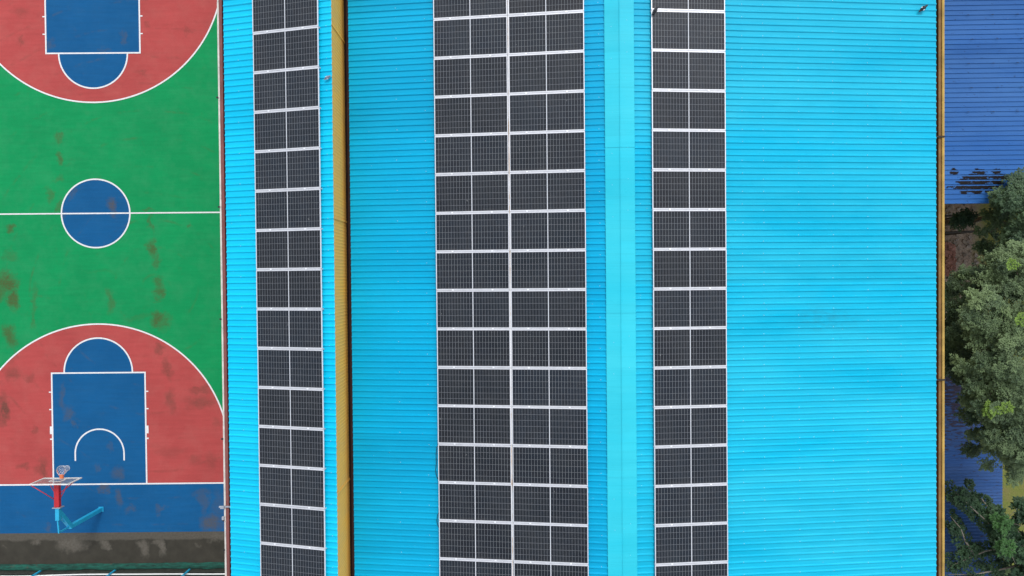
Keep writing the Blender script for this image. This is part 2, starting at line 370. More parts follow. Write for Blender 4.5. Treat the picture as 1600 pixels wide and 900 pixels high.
M['brick'] = simple('broken_brick', (0.26, 0.125, 0.095), 0.9, var=0.35, scale=7)
M['stone'] = simple('broken_concrete', (0.24, 0.20, 0.165), 0.9, var=0.45, scale=6)
M['wood'] = simple('dark_wood', (0.03, 0.022, 0.017), 0.8, var=0.3)
M['feather_dark'] = simple('dark_feather', (0.018, 0.02, 0.026), 0.6, var=0.3, scale=30)
M['feather_white'] = simple('white_feather', (0.6, 0.58, 0.62), 0.7)
M['feather_grey'] = simple('grey_feather', (0.20, 0.22, 0.29), 0.6, var=0.35, scale=30)
M['beak'] = simple('beak_and_legs', (0.35, 0.2, 0.06), 0.5)

# ------------------------------------------------------------------ object helpers
def link(name, verts, faces, m, parent=None, loc=None, smooth=False):
    me = bpy.data.meshes.new(name)
    me.from_pydata([tuple(v) for v in verts], [], faces)
    me.update()
    if smooth:
        for p in me.polygons: p.use_smooth = True
    for mm in (m if isinstance(m, (list, tuple)) else [m]):
        me.materials.append(mm)
    o = bpy.data.objects.new(name, me)
    if loc is not None: o.location = loc
    if parent is not None: o.parent = parent
    col.objects.link(o)
    return o

class MB:
    def __init__(s): s.v = []; s.f = []; s.mi = []
    def add(s, vs, fs, mi=0):
        b = len(s.v); s.v += [tuple(v) for v in vs]; s.f += [tuple(b + i for i in f) for f in fs]; s.mi += [mi] * len(fs)
    def box(s, x0, x1, y0, y1, z0, z1, mi=0):
        s.add([(x0, y0, z0), (x1, y0, z0), (x1, y1, z0), (x0, y1, z0), (x0, y0, z1), (x1, y0, z1), (x1, y1, z1), (x0, y1, z1)],
              [(0, 3, 2, 1), (4, 5, 6, 7), (0, 1, 5, 4), (1, 2, 6, 5), (2, 3, 7, 6), (3, 0, 4, 7)], mi)
    def bbox(s, x0, x1, y0, y1, z0, z1, bev=0.004, mi=0):
        bm = bmesh.new(); bmesh.ops.create_cube(bm, size=1)
        for v in bm.verts:
            v.co = Vector(((x0 + x1) / 2 + v.co.x * (x1 - x0), (y0 + y1) / 2 + v.co.y * (y1 - y0), (z0 + z1) / 2 + v.co.z * (z1 - z0)))
        bmesh.ops.bevel(bm, geom=list(bm.edges), offset=bev, segments=2, affect='EDGES', profile=0.5)
        bm.verts.index_update(); s.add([v.co[:] for v in bm.verts], [[v.index for v in f.verts] for f in bm.faces], mi); bm.free()
    def bar(s, a, b, w, h=None, up=(0, 0, 1), mi=0):
        """rectangular bar from a to b, width w across, height h along up"""
        h = h or w; a, b = Vector(a), Vector(b); d = (b - a).normalized(); up = Vector(up)
        if abs(d.dot(up)) > 0.98: up = Vector((0, 1, 0))
        sx = d.cross(up).normalized(); sy = sx.cross(d).normalized()
        vs = [p + sx * i * w / 2 + sy * j * h / 2 for p in (a, b) for i, j in ((-1, -1), (1, -1), (1, 1), (-1, 1))]
        s.add(vs, [(3, 2, 1, 0), (4, 5, 6, 7), (0, 1, 5, 4), (1, 2, 6, 5), (2, 3, 7, 6), (3, 0, 4, 7)], mi)
    def tube(s, pts, r, n=8, mi=0, cap=True):
        pts = [Vector(p) for p in pts]; rs = r if isinstance(r, (list, tuple)) else [r] * len(pts); rings = []
        ref = Vector((0.3, 0.2, 1)).normalized()
        for i, p in enumerate(pts):
            d = (pts[min(i + 1, len(pts) - 1)] - pts[max(i - 1, 0)]).normalized()
            rf = ref if abs(d.dot(ref)) < 0.95 else Vector((1, 0, 0))
            u = d.cross(rf).normalized(); w = d.cross(u)
            rings.append([p + (u * math.cos(t) + w * math.sin(t)) * rs[i] for t in [2 * math.pi * q / n for q in range(n)]])
        vs = [v for rg in rings for v in rg]; fs = []
        for i in range(len(pts) - 1):
            for q in range(n):
                fs.append((i * n + q, i * n + (q + 1) % n, (i + 1) * n + (q + 1) % n, (i + 1) * n + q))
        if cap: fs += [tuple(range(n - 1, -1, -1)), tuple((len(pts) - 1) * n + q for q in range(n))]
        s.add(vs, fs, mi)
    def torus(s, c, r, t, n=28, m=8, mi=0):
        vs = []; fs = []
        for i in range(n):
            a = 2 * math.pi * i / n
            for j in range(m):
                b = 2 * math.pi * j / m
                rr = r + t * math.cos(b); vs.append((c[0] + rr * math.cos(a), c[1] + rr * math.sin(a), c[2] + t * math.sin(b)))
        for i in range(n):
            for j in range(m):
                fs.append((i * m + j, ((i + 1) % n) * m + j, ((i + 1) % n) * m + (j + 1) % m, i * m + (j + 1) % m))
        s.add(vs, fs, mi)
    def build(s, name, m, parent=None, smooth=False, loc=None):
        o = link(name, s.v, s.f, m, parent, loc, smooth)
        if any(s.mi):
            for p, i in zip(o.data.polygons, s.mi): p.material_index = i
        return o

def tag(o, label=None, cat=None, group=None, kind=None):
    if label: o['label'] = label
    if cat: o['category'] = cat
    if group: o['group'] = group
    if kind: o['kind'] = kind
    return o
def thing(name, label, cat, loc=(0, 0, 0), group=None):
    o = bpy.data.objects.new(name, None); o.location = loc; o.empty_display_size = 0.3
    col.objects.link(o); return tag(o, label, cat, group)
def struct(o, label=None, cat=None): return tag(o, label, cat, None, 'structure')

# ------------------------------------------------------------------ ground and court
def sheet(name, x0, x1, y0, y1, z, m, nx=1, ny=1):
    return link(name, [(x0, y0, z), (x1, y0, z), (x1, y1, z), (x0, y1, z)], [(0, 1, 2, 3)], m)
struct(sheet('ground', -260, 300, -280, 270, 0.0, M['ground']), 'bare brown soil and patchy grass around the buildings', 'ground')
struct(sheet('concrete_apron', -14, 12.4, -18.45, 21, 0.004, M['concrete']), 'dark damp concrete strip behind the end of the court', 'pavement')
struct(sheet('court_floor', -7.5, 7.5, -14, 14, 0.008, M['green']), 'green painted basketball court floor', 'court')
def arc_pts(cx, cy, r, a0, a1, n=72):
    return [(cx + r * math.cos(R(a0 + (a1 - a0) * i / n)), cy + r * math.sin(R(a0 + (a1 - a0) * i / n))) for i in range(n + 1)]
def poly(name, pts, z, m):
    return link(name, [(x, y, z) for x, y in pts], [tuple(range(len(pts)))], m)
def three(sign):
    a = math.degrees(math.acos(6.6 / 6.75)); by = -14 + 1.575
    p = [(6.6, -14)] + arc_pts(0, by, 6.75, a, 180 - a) + [(-6.6, -14)]
    return [(x, y * sign) for x, y in (p if sign > 0 else p[::-1])]
struct(sheet('end_zone', -7.5, 7.5, -16.55, -14, 0.008, M['blue']), 'blue painted strip behind the baseline', 'court')
struct(sheet('end_zone', -7.5, 7.5, 14, 16.5, 0.008, M['blue']), 'blue painted strip past the far baseline', 'court')
for sgn, w in ((1, 'near'), (-1, 'far')):
    struct(poly('three_point_area', three(sgn), 0.012, M['red']), 'red painted three point area, %s' % ('with the hoop' if sgn > 0 else 'cut by the top of the photo'), 'court')
    k_ = [(-2.45, -14), (2.45, -14), (2.45, -8.2), (1.8, -8.2)] + arc_pts(0, -8.2, 1.8, 0, 180)[1:-1] + [(-1.8, -8.2), (-2.45, -8.2)]
    k_ = [(x, y * sgn) for x, y in (k_ if sgn > 0 else k_[::-1])]
    struct(poly('key_area', k_, 0.016, M['blue']), 'blue painted key, %s' % ('below the hoop' if sgn > 0 else 'at the top of the photo'), 'court')
struct(poly('centre_circle', arc_pts(0, 0, 1.8, 0, 360)[:-1], 0.012, M['blue']), 'round blue centre circle on the green floor', 'court')
LZ = 0.020
lines = MB()
def lrect(x0, x1, y0, y1, z=LZ): lines.add([(x0, y0, z), (x1, y0, z), (x1, y1, z), (x0, y1, z)], [(0, 1, 2, 3)])
def larc(cx, cy, ro, a0, a1, w=0.06, n=80, z=LZ):
    o_ = arc_pts(cx, cy, ro, a0, a1, n); i_ = arc_pts(cx, cy, ro - w, a0, a1, n)
    vs = [(x, y, z) for x, y in o_] + [(x, y, z) for x, y in i_]
    lines.add(vs, [(i, i + 1, n + 2 + i, n + 1 + i) if a1 < a0 else (i + 1, i, n + 1 + i, n + 2 + i) for i in range(n)])
W = 0.075
for s in (-1, 1):
    def LR(x0, x1, y0, y1, z=LZ):
        if s > 0: lrect(x0, x1, y0, y1, z)
        else: lrect(x0, x1, -y1, -y0, z)
    LR(-7.5, 7.5, -14.06, -14 + 0.015)                                   # baseline
    LR(-2.45, -2.45 + W, -13.985, -8.2 - W); LR(2.45 - W, 2.45, -13.985, -8.2 - W)
    LR(-2.45, 2.45, -8.2 - W, -8.2)
    larc(0, -8.2 * s, 1.8, 0 if s > 0 else 180, 180 if s > 0 else 360, W, 60, LZ)
    a = math.degrees(math.acos(6.6 / 6.75))
    larc(0, (-14 + 1.575) * s, 6.75, a if s > 0 else 180 + a, 180 - a if s > 0 else 360 - a, W, 120)
    for sx in (-1, 1):
        xx = 6.6 - W if sx > 0 else -6.6
        LR(xx, xx + W, -13.985, -14 + 1.575 + 6.75 * math.sin(R(a)))
        for yy, hh, ww in ((-12.25 + .55, .075, .10), (-11.40, .40, .10), (-10.15, .06, .12), (-9.25, .06, .12)):
            xa = 2.45 if sx > 0 else -2.45 - ww
            LR(xa, xa + ww, yy, yy + hh)
    larc(0, (-14 + 1.575) * s, 1.3, 0 if s > 0 else 180, 180 if s > 0 else 360, W, 50)
    for sx in (-1, 1):
        xx = 1.3 - W if sx > 0 else -1.3
        LR(xx, xx + W, -14 + 1.2, -14 + 1.575)
lrect(-7.5, -1.8, -0.03, 0.04); lrect(1.8, 7.5, -0.03, 0.04); lrect(-1.725, 1.725, -0.03, 0.04)
larc(0, 0, 1.8, 0, 360, W, 120)
for xx in (-7.5, 7.5 - W): lrect(xx, xx + W, -13.985, -.03); lrect(xx, xx + W, .04, 13.985)
struct(lines.build('court_lines', M['line']), 'white painted court lines', 'court lines')

# ------------------------------------------------------------------ the big building
Y0, Y1 = -22.0, 15.0
bld = thing('roofed_building', 'long building with bright cyan ribbed metal roofs carrying solar panels', 'building', (16, -3.5, 0))
def P(o):   # keep world coordinates under the thing
    o.parent = bld; o.matrix_parent_inverse = Matrix.Translation((-16, 3.5, 0)); return o
PITCH = 0.1865
PROF = [(0.0, 0.0), (0.100, 0.0), (0.124, 0.030), (0.154, 0.030), (0.178, 0.0)]
def ribbed(segs, y0, y1, pitch=PITCH, prof=PROF, flip=1):
    """segs: list of (xa, za, xb, zb) strips, ribs run along X"""
    mb = MB(); ys = []; n = int((y1 - y0) / pitch)
    for i in range(n):
        for (dy, dz) in prof: ys.append((y1 - (i * pitch + dy * pitch / PITCH), dz))
    for (xa, za, xb, zb) in segs:
        vs = []; fs = []
        for (y, dz) in ys: vs += [(xa, y, za + dz), (xb, y, zb + dz)]
        for i in range(len(ys) - 1): fs.append((2 * i, 2 * i + 2, 2 * i + 3, 2 * i + 1))
        mb.add(vs, fs)
    return mb
def thick(o, t=0.005):
    md = o.modifiers.new('sheet_thickness', 'SOLIDIFY'); md.thickness = t; md.offset = -1; return o
HI = lambda x: 14.765 + 0.253 * (x - 13.749)
WE = lambda x: 14.418 + 0.1265 * (x - 19.099)
EA = lambda x: 15.047 - 0.0817 * (x - 25.584)
o = P(thick(ribbed([(12.717, HI(12.717), 16.215, HI(16.215))], Y0, Y1).build('roof_sheet', M['cyan_bright'])))
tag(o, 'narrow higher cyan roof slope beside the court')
XR = 24.64
segs = [(16.40, WE(16.40) - .008, 20.2, WE(20.2) - .008), (20.05, WE(20.05), XR, WE(XR))]
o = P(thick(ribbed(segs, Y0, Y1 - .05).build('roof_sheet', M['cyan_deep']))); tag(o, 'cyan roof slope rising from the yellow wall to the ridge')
segs = [(XR, EA(XR) + .008, 28.20, EA(28.20) + .008), (28.05, EA(28.05), 31.385, EA(31.385)), (31.25, EA(31.25) - .008, 34.51, EA(34.51) - .008)]
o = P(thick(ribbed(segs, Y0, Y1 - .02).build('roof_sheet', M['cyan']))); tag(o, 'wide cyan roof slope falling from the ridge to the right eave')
# ridge cap: folded flashing in overlapping lengths with a small standing fold
cap = MB(); y = Y1; i = 0
while y > Y0:
    ya = max(y - 2.45, Y0); dz = 0.047 + (0.009 if i % 2 else 0.0)
    xs = [(24.19, WE(24.19) + dz - .012), (24.20, WE(24.20) + dz), (24.615, WE(24.615) + dz), (24.622, WE(24.622) + dz + .020), (24.645, WE(24.645) + dz + .020), (24.65, EA(24.65) + dz), (25.06, EA(25.06) + dz), (25.07, EA(25.07) + dz - .012)]
    vs = [(x, yy, z) for (x, z) in xs for yy in (y + (.06 if i else 0), ya)]
    cap.add(vs, [(2 * j, 2 * j + 1, 2 * j + 3, 2 * j + 2) for j in range(len(xs) - 1)]); y = ya; i += 1
P(thick(cap.build('ridge_cap', M['cap']), 0.003))
# screws: small domed caps in rows on the ribs
sc = MB()
for xs_, fz in (((29.0, 30.1, 31.18, 32.28, 33.35, 28.35), EA), ((17.9, 18.8, 20.1), WE), ((13.2, 16.05), HI), ((24.02, 25.22), lambda x: WE(x) if x < 24.6 else EA(x)), ((24.40, 24.86), lambda x: (WE(x) if x < 24.6 else EA(x)) + .014)):
    for x in xs_:
        nr = int((10 + 18) / PITCH)
        for r_ in range(nr):
            if (r_ + int(x * 3)) % 5 not in ((0, 3) if x > 26 else (0,)): continue
            yy = Y1 - (int((Y1 - 9) / PITCH) + r_) * PITCH - 0.1455 + random.uniform(-.006, .006)
            xx = x + random.uniform(-.012, .012); zz = fz(xx) + .0305; rr = 0.012
            ring = [(xx + rr * math.cos(t * math.pi / 3), yy + rr * math.sin(t * math.pi / 3), zz) for t in range(6)]
            sc.add(ring + [(xx, yy, zz + .011)], [(t, (t + 1) % 6, 6) for t in range(6)])
o = P(sc.build('roof_screws', M['screw'])); o['kind'] = 'stuff'
# upper wall between the two roofs: fine vertical ribs
cl = MB(); ys = []; n = int((Y1 - Y0) / 0.10)
for i in range(n):
    for dy, dx in ((0, 0), (.055, 0), (.070, .005), (.085, .005)): ys.append((Y0 + i * .10 + dy, dx))
for z0, z1, xo in ((13.74, 15.385, 16.185),):
    vs = []
    for y, dx in ys: vs += [(xo + dx, y, z0), (xo + dx, y, z1)]
    cl.add(vs, [(2 * i, 2 * i + 2, 2 * i + 3, 2 * i + 1) for i in range(len(ys) - 1)])
for yj in (9.6, 3.9, -1.75 , -9.9, -15.6):      # vertical cover strips at the sheet joints
    cl.box(16.192, 16.210, yj, yj + .05, 13.74, 15.38)
o = P(cl.build('upper_wall', M['mustard'])); tag(o, 'mustard ribbed wall between the two cyan roofs')
b = MB(); b.box(16.12, 16.16, Y0, Y1, 13.0, 13.738); b.box(16.16, 16.9, Y0, Y1, 13.25, 13.35)
P(b.build('valley_gutter', M['brownwall']))
# body walls (storeys below the roofs, floor bands, window openings on the long sides)
wb = MB()
wb.box(12.50, 12.70, Y0 + .2, Y1 - .2, 0, 14.10); wb.box(34.62, 34.80, Y0 + .2, Y1 - .2, 0, 13.9)
wb.box(12.70, 34.62, Y0 + .2, Y0 + .4, 0, 13.9); wb.box(12.70, 34.62, Y1 - .4, Y1 - .2, 0, 13.9)
for z in (3.5, 7.0, 10.5): wb.box(12.44, 12.498, Y0 + .2, Y1 - .2, z, z + .25); wb.box(34.802, 34.86, Y0 + .2, Y1 - .2, z, z + .25)
for yy in (Y0 + .2, Y1 - .2):   # gable infill under the roofs
    for prof in (((12.72, 14.1), (16.1, 14.1), (16.1, HI(16.1) - .03), (12.72, HI(12.72) - .03)), ((16.5, 13.9), (34.5, 13.9), (34.5, EA(34.5) - .03), (24.64, WE(24.64) - .03), (16.5, WE(16.5) - .03))):
        t = .1 if yy < 0 else -.1; n = len(prof)
        wb.add([(x, yy, z) for x, z in prof] + [(x, yy + t, z) for x, z in prof], [tuple(range(n)), tuple(range(2 * n - 1, n - 1, -1))] + [(q, (q + 1) % n, n + (q + 1) % n, n + q) for q in range(n)])
P(wb.build('wall', M['render']))
lw = MB(); lw.box(12.492, 12.585, Y0, Y1, 14.12, 14.30); o = P(lw.build('ledge', M['ledge'])); tag(o, 'red brown ledge along the court side eave')
lw = MB()
for i in range(37):
    ya = Y0 + i; j = random.uniform(-.004, .004); lw.box(12.440 + j, 12.490, ya, ya + .995, 14.12, 14.306 + j)
P(lw.build('drip_edge', M['drip']))
gw = MB(); gw.box(12.587, 13.0, Y0, Y1, 14.105, 14.16)
for i in range(9): yy = -12 + i * 2.4 + random.uniform(-.6, .6); gw.box(12.592, 12.70, yy, yy + random.uniform(.1, .5), 14.162, 14.162 + random.uniform(.02, .09))
o = P(gw.build('gutter', M['gutter_w']))
cp = MB(); cp.bbox(34.815, 34.895, Y0, Y1, 13.9, 14.13, .012); P(cp.build('parapet', M['coping']))
cp = MB(); cp.box(34.725, 34.812, Y0, Y1, 13.9, 14.095); P(cp.build('parapet_inner_edge', M['edge']))
ge = MB(); ge.box(34.30, 34.723, Y0, Y1, 13.93, 13.98)
P(ge.build('gutter', M['gutter_e']))
for ya, yb, w_ in ((-14.2, -5.35, 'longer'), (0.9, 2.9, 'shorter')):
    strip = MB(); strip.box(34.60, 34.655, ya, yb, 13.985, 14.07)
    tag(P(strip.build('gutter_flashing', M['orange'])), w_ + ' orange brown flashing strip in the right gutter')
for yy in (0.72, -6.85):
    jb = MB(); jb.box(34.57, 34.89, yy, yy + .05, 14.131, 14.15); P(jb.build('gutter_strap', M['wood']))
for yy in (2.05, -1.3, -4.75, -8.45, -11.9):
    dots = MB(); dots.box(12.40, 12.45, yy, yy + .05, 14.31, 14.35); P(dots.build('ledge_bolt', M['black']))

# ------------------------------------------------------------------ solar panels
PY = 1.174; PWID = 1.134
def make_panel_meshes(L):
    """frame, glass, rail and clamp meshes for a panel of length L along x, centred on the origin"""
    hx, hy, t, fw = L / 2, PWID / 2, 0.035, 0.022
    fr = MB()
    fr.box(-hx, hx, hy - fw, hy, -t, 0); fr.box(-hx, hx, -hy, -hy + fw, -t, 0)
    fr.box(-hx, -hx + fw, -hy + fw, hy - fw, -t, 0); fr.box(hx - fw, hx, -hy + fw, hy - fw, -t, 0)
    gl = MB(); gl.box(-hx + fw, hx - fw, -hy + fw, hy - fw, -0.012, -0.004)
    ra = MB(); ra.box(-hx, hx, -hy - 0.0385, -hy - 0.0015, -0.125, -0.006)
    cl_ = MB(); cl_.bbox(-0.03, 0.03, -hy - 0.034, -hy + 0.008, 0.001, 0.009, .002)
    return fr, gl, ra, cl_
COLS = [
    ('high', 13.749, 14.895, 15.843, 15.425, 3.820, -1, 13),
    ('midl', 19.099, 14.548, 21.335, 14.831, 3.150, -2, 13),
    ('midr', 21.370, 14.8355, 23.605, 15.118, 3.150, -2, 13),
    ('east', 25.584, 15.177, 27.812, 14.995, 4.322, -1, 14)]
ORD = ['first', 'second', 'third', 'fourth', 'fifth', 'sixth', 'seventh', 'eighth', 'ninth', 'tenth', 'eleventh', 'twelfth', 'thirteenth', 'fourteenth', 'fifteenth', 'sixteenth']
WHERE = {'high': 'single column on the narrow high roof', 'midl': 'left column of the double array', 'midr': 'right column of the double array', 'east': 'single column right of the ridge cap'}
for (cn, xa, za, xb, zb, yo, n0, n1) in COLS:
    L = math.hypot(xb - xa, zb - za); ang = -math.atan2(zb - za, xb - xa)
    fr, gl, ra, cl_ = make_panel_meshes(L)
    proto = None
    for k, n in enumerate(range(n0, n1 + 1)):
        yc = yo - PY * (n + 0.5)
        last = n == n1
        lab = 'dark solar panel in the %s, %s' % (WHERE[cn], ('bottommost' if last else ORD[k] + ' from the top'))
        if cn == 'east' and k == 1: lab = 'dark solar panel right of the ridge cap with a dark bird at its corner'
        dx = 0.0014 * (n - 6)
        t = thing('solar_panel', lab, 'solar panel', ((xa + xb) / 2 + dx + random.uniform(-.003, .003), yc + random.uniform(-.003, .003), (za + zb) / 2), 'solar panels mounted on the cyan roofs')
        t.rotation_euler = (random.uniform(-.0012, .0012), ang + random.uniform(-.004, .004), random.uniform(-.0012, .0012))
        if proto is None:
            a = fr.build('frame', M['alu'], t); g = gl.build('glass', M['glass'], t)
            for nm, v in (('cell_w', (L / 2 - 0.022 - 0.011 - 0.006) / 12), ('cell_h', (PWID - 0.056) / 6)):
                at = g.data.attributes.new(nm, 'FLOAT', 'POINT')
                for q in at.data: q.value = v
            r = ra.build('clamp_rail', M['alu2'], t)
            c1 = cl_.build('clamp', M['clampm'], t, loc=(-L * 0.27, 0, 0)); c2 = c1.copy(); col.objects.link(c2); c2.location = (L * 0.27, 0, 0); c2.parent = t
            proto = [a, g, r, c1, c2]
        else:
            for q in proto:
                c = q.copy(); c.parent = t; col.objects.link(c)
rr = MB(); rr.bar((21.353, 5.4, 14.78), (21.353, -13.3, 14.78), 0.026, 0.08)
tag(rr.build('joint_rail', M['rustrail']), 'white rust stained rail in the gap between both middle panel columns', 'rail')

# loose cables beside the middle array
def cable(pts, label):
    c = MB(); c.tube(pts, 0.009, 6); return tag(c.build('cable', M['black'], smooth=True), label, 'cable', 'cables hanging out from under the panels')
cz = lambda x: WE(x) + .033
cable([(x, y, cz(x)) for x, y in ((19.12, -8.62), (19.05, -8.72), (19.03, -8.95), (19.035, -9.2), (19.01, -9.42), (19.04, -9.62), (19.12, -9.75))], 'longer thin dark cable looping out left of the middle panels')
cable([(x, y, cz(x)) for x, y in ((19.13, -10.68), (19.06, -10.80), (19.03, -10.98), (19.06, -11.12), (19.12, -11.2))], 'shorter thin dark cable loop left of the lower middle panels')

# ------------------------------------------------------------------ basketball hoop
hp = thing('basketball_hoop', 'basketball hoop with glass backboard on a light blue post and red arm', 'basketball hoop', (0.02, -15.33, 0))
H = lambda o: (setattr(o, 'parent', hp), setattr(o, 'matrix_parent_inverse', Matrix.Translation((-0.02, 15.33, 0))), o)[2]
px, py = 0.02, -15.33
b = MB(); b.bbox(px - .095, px + .095, py - .095, py + .095, .02, 2.55, .01); H(b.build('post', M['sky_blue_steel']))
b = MB(); b.bbox(px - .13, px + .13, py - .13, py + .13, .010, .03, .004); H(b.build('base_plate', M['sky_blue_steel']))
b = MB(); b.bar((px, py - .02, 2.46), (px + .0, -14.32, 3.33), .185, .185); H(b.build('elbow', M['sky_blue_steel']))
b = MB(); b.bbox(px - .09, px + .09, -14.72, -14.13, 3.24, 3.44, .01); H(b.build('bracket', M['sky_blue_steel']))
b = MB(); b.bar((px - .03, py + .0, 2.5), (px - .03, py + .0, 3.28), .06); b.bar((px - .03, py - .03, 3.27), (px - .03, -14.72, 3.34), .06); b.bar((px, py + .1, 2.52), (px, -14.74, 3.24), .03); H(b.build('tie_rod', M['sky_blue_steel']))
b = MB(); b.bbox(px - .19, px + .19, -14.13, -14.09, 3.18, 3.50, .006); H(b.build('flange', M['grey_steel']))
b = MB(); b.bbox(px - .125, px + .105, -14.088, -12.93, 3.27, 3.45, .012); H(b.build('arm', M['red_steel']))
for sx, sz in ((-1, 3.90), (1, 3.90), (-1, 2.98), (1, 2.98)):
    b = MB(); b.tube([(px + sx * .1, -13.75 if sz > 3.5 else -13.45, 3.38), (-.015 + sx * (.84 if sz > 3.5 else .72), -12.9, sz)], .02, 8); H(b.build('brace', M['red_steel'], smooth=True))
bx0, bx1, bz0, bz1, by = -.93, .89, 2.90, 3.95, -12.86
b = MB(); b.box(bx0 + .06, bx1 - .06, by - .006, by + .006, bz0 + .075, bz1 - .075); bb = H(b.build('backboard', M['bbglass']))
b = MB(); b.box(bx0, bx1, by - .02, by + .02, bz1 - .075, bz1); b.box(bx0, bx1, by - .02, by + .02, bz0, bz0 + .075); b.box(bx0, bx0 + .06, by - .02, by + .02, bz0 + .075, bz1 - .075); b.box(bx1 - .06, bx1, by - .02, by + .02, bz0 + .075, bz1 - .075)
o = b.build('border', M['white_steel'], bb)
b = MB(); mx = (bx0 + bx1) / 2
for s_ in (.0075, -.0105):
    y0_, y1_ = by + s_, by + s_ + .003
    b.box(mx - .30, mx + .30, y0_, y1_, 3.05, 3.10); b.box(mx - .30, mx + .30, y0_, y1_, 3.45, 3.50); b.box(mx - .30, mx - .25, y0_, y1_, 3.10, 3.45); b.box(mx + .25, mx + .30, y0_, y1_, 3.10, 3.45)
b.build('target_square', M['white_steel'], bb)
rim = MB(); rc = (0.0, -12.46, 3.05)
rim.torus(rc, .225, .012, mi=1); rim.bbox(-.075, .075, by + .022, by + .03 + .17, 2.98, 3.075, .006); rim.bar((-.12, by + .16, 3.05), (-.19, -12.44, 3.05), .015); rim.bar((.12, by + .16, 3.05), (.19, -12.44, 3.05), .015)
ro = H(rim.build('rim', [M['orange'], M['grey_steel']], smooth=False))
net = MB(); NS = 12; lv = [(0, .222), (.1, .205), (.2, .165), (.3, .135), (.4, .125)]
for i in range(NS):
    for d_ in (-1, 1):
        pts = [(rc[0] + r_ * math.cos(2 * math.pi * (i + d_ * .5 * j) / NS) + .05 * dz, rc[1] + r_ * math.sin(2 * math.pi * (i + d_ * .5 * j) / NS), rc[2] - dz) for j, (dz, r_) in enumerate(lv)]
        net.tube(pts, .009, 5)
net.torus((rc[0] + .02, rc[1], rc[2] - .4), .125, .01, 20, 5)
net.build('net', M['net'], ro)

# ------------------------------------------------------------------ fence behind the court
fe = thing('court_fence', 'low fence with light blue posts, white pipe and dark green screen behind the court', 'fence', (0.7, -18.5, 0))
F = lambda o: (setattr(o, 'parent', fe), setattr(o, 'matrix_parent_inverse', Matrix.Translation((-.7, 18.5, 0))), o)[2]
for i in range(-2, 4):
    x = 0.73 + i * 3.86; b = MB(); b.bar((x, -18.50, 0.0), (x, -18.50, 2.6), .07); F(b.build('post', M['sky_blue_steel']))
b = MB(); pts = []
for i in range(64):
    x = -8.5 + i * .33; pts.append((x, -18.60 + .025 * math.sin(x * .7 + 1), .36 + .03 * math.sin(x * 1.1)))
b.tube(pts, .034, 8); F(b.build('pipe', M['white_steel'], smooth=True))
b = MB(); vs = []; NX = 170
for i in range(NX):
    x = -9 + i * .125
    for j, (yy, zz) in enumerate(((-18.16, .012), (-18.28, .05), (-18.38, .10), (-18.46, .07))):
        w_ = mnoise.noise(Vector((x * 1.3, j * 3.1, 1))); vs.append((x, yy + .05 * w_, max(.009, zz + .035 * mnoise.noise(Vector((x * 2.1, j * 2.3, 7))))))
b.add(vs, [(4 * i + j, 4 * i + j + 1, 4 * i + j + 5, 4 * i + j + 4) for i in range(NX - 1) for j in range(3)])
F(b.build('screen', M['mesh'], smooth=True))
b = MB()
for i in range(8): b.box(-9 + i * 2.7, -9 + i * 2.7 + 2.69, -18.575, -18.545, .0, .24)
F(b.build('kick_board', M['darkgreen']))
struct(sheet('drain_strip', -14, 12.4, -21.5, -18.452, 0.004, M['darkgreen']), 'dark ground behind the court fence', 'ground')

# floodlight bracket and lamp at the left ledge
fl = thing('floodlight', 'grey floodlight on a bracket sticking out from the brown ledge', 'floodlight', (12.45, -10.52, 14.3))
b = MB(); b.bar((-.14, 0, .04), (.22, 0, .04), .045); b.build('bracket', M['grey_steel'], fl)
b = MB(); b.bbox(-.09, .03, -.05, .04, .06, .12, .012); b.bbox(-.14, -.085, -.02, .02, .05, .09, .01); b.build('lamp_head', M['grey_steel'], fl)
fl = thing('wall_lamp', 'small white lamp with dark lens on the brown ledge', 'lamp', (12.44, -10.89, 14.3))
b = MB(); b.bbox(-.05, .02, -.04, .07, .01, .08, .015); b.build('housing', M['grey_steel'], fl)
b = MB(); b.bbox(-.045, .01, -.09, -.042, .0, .05, .01); b.build('lens', M['black'], fl)

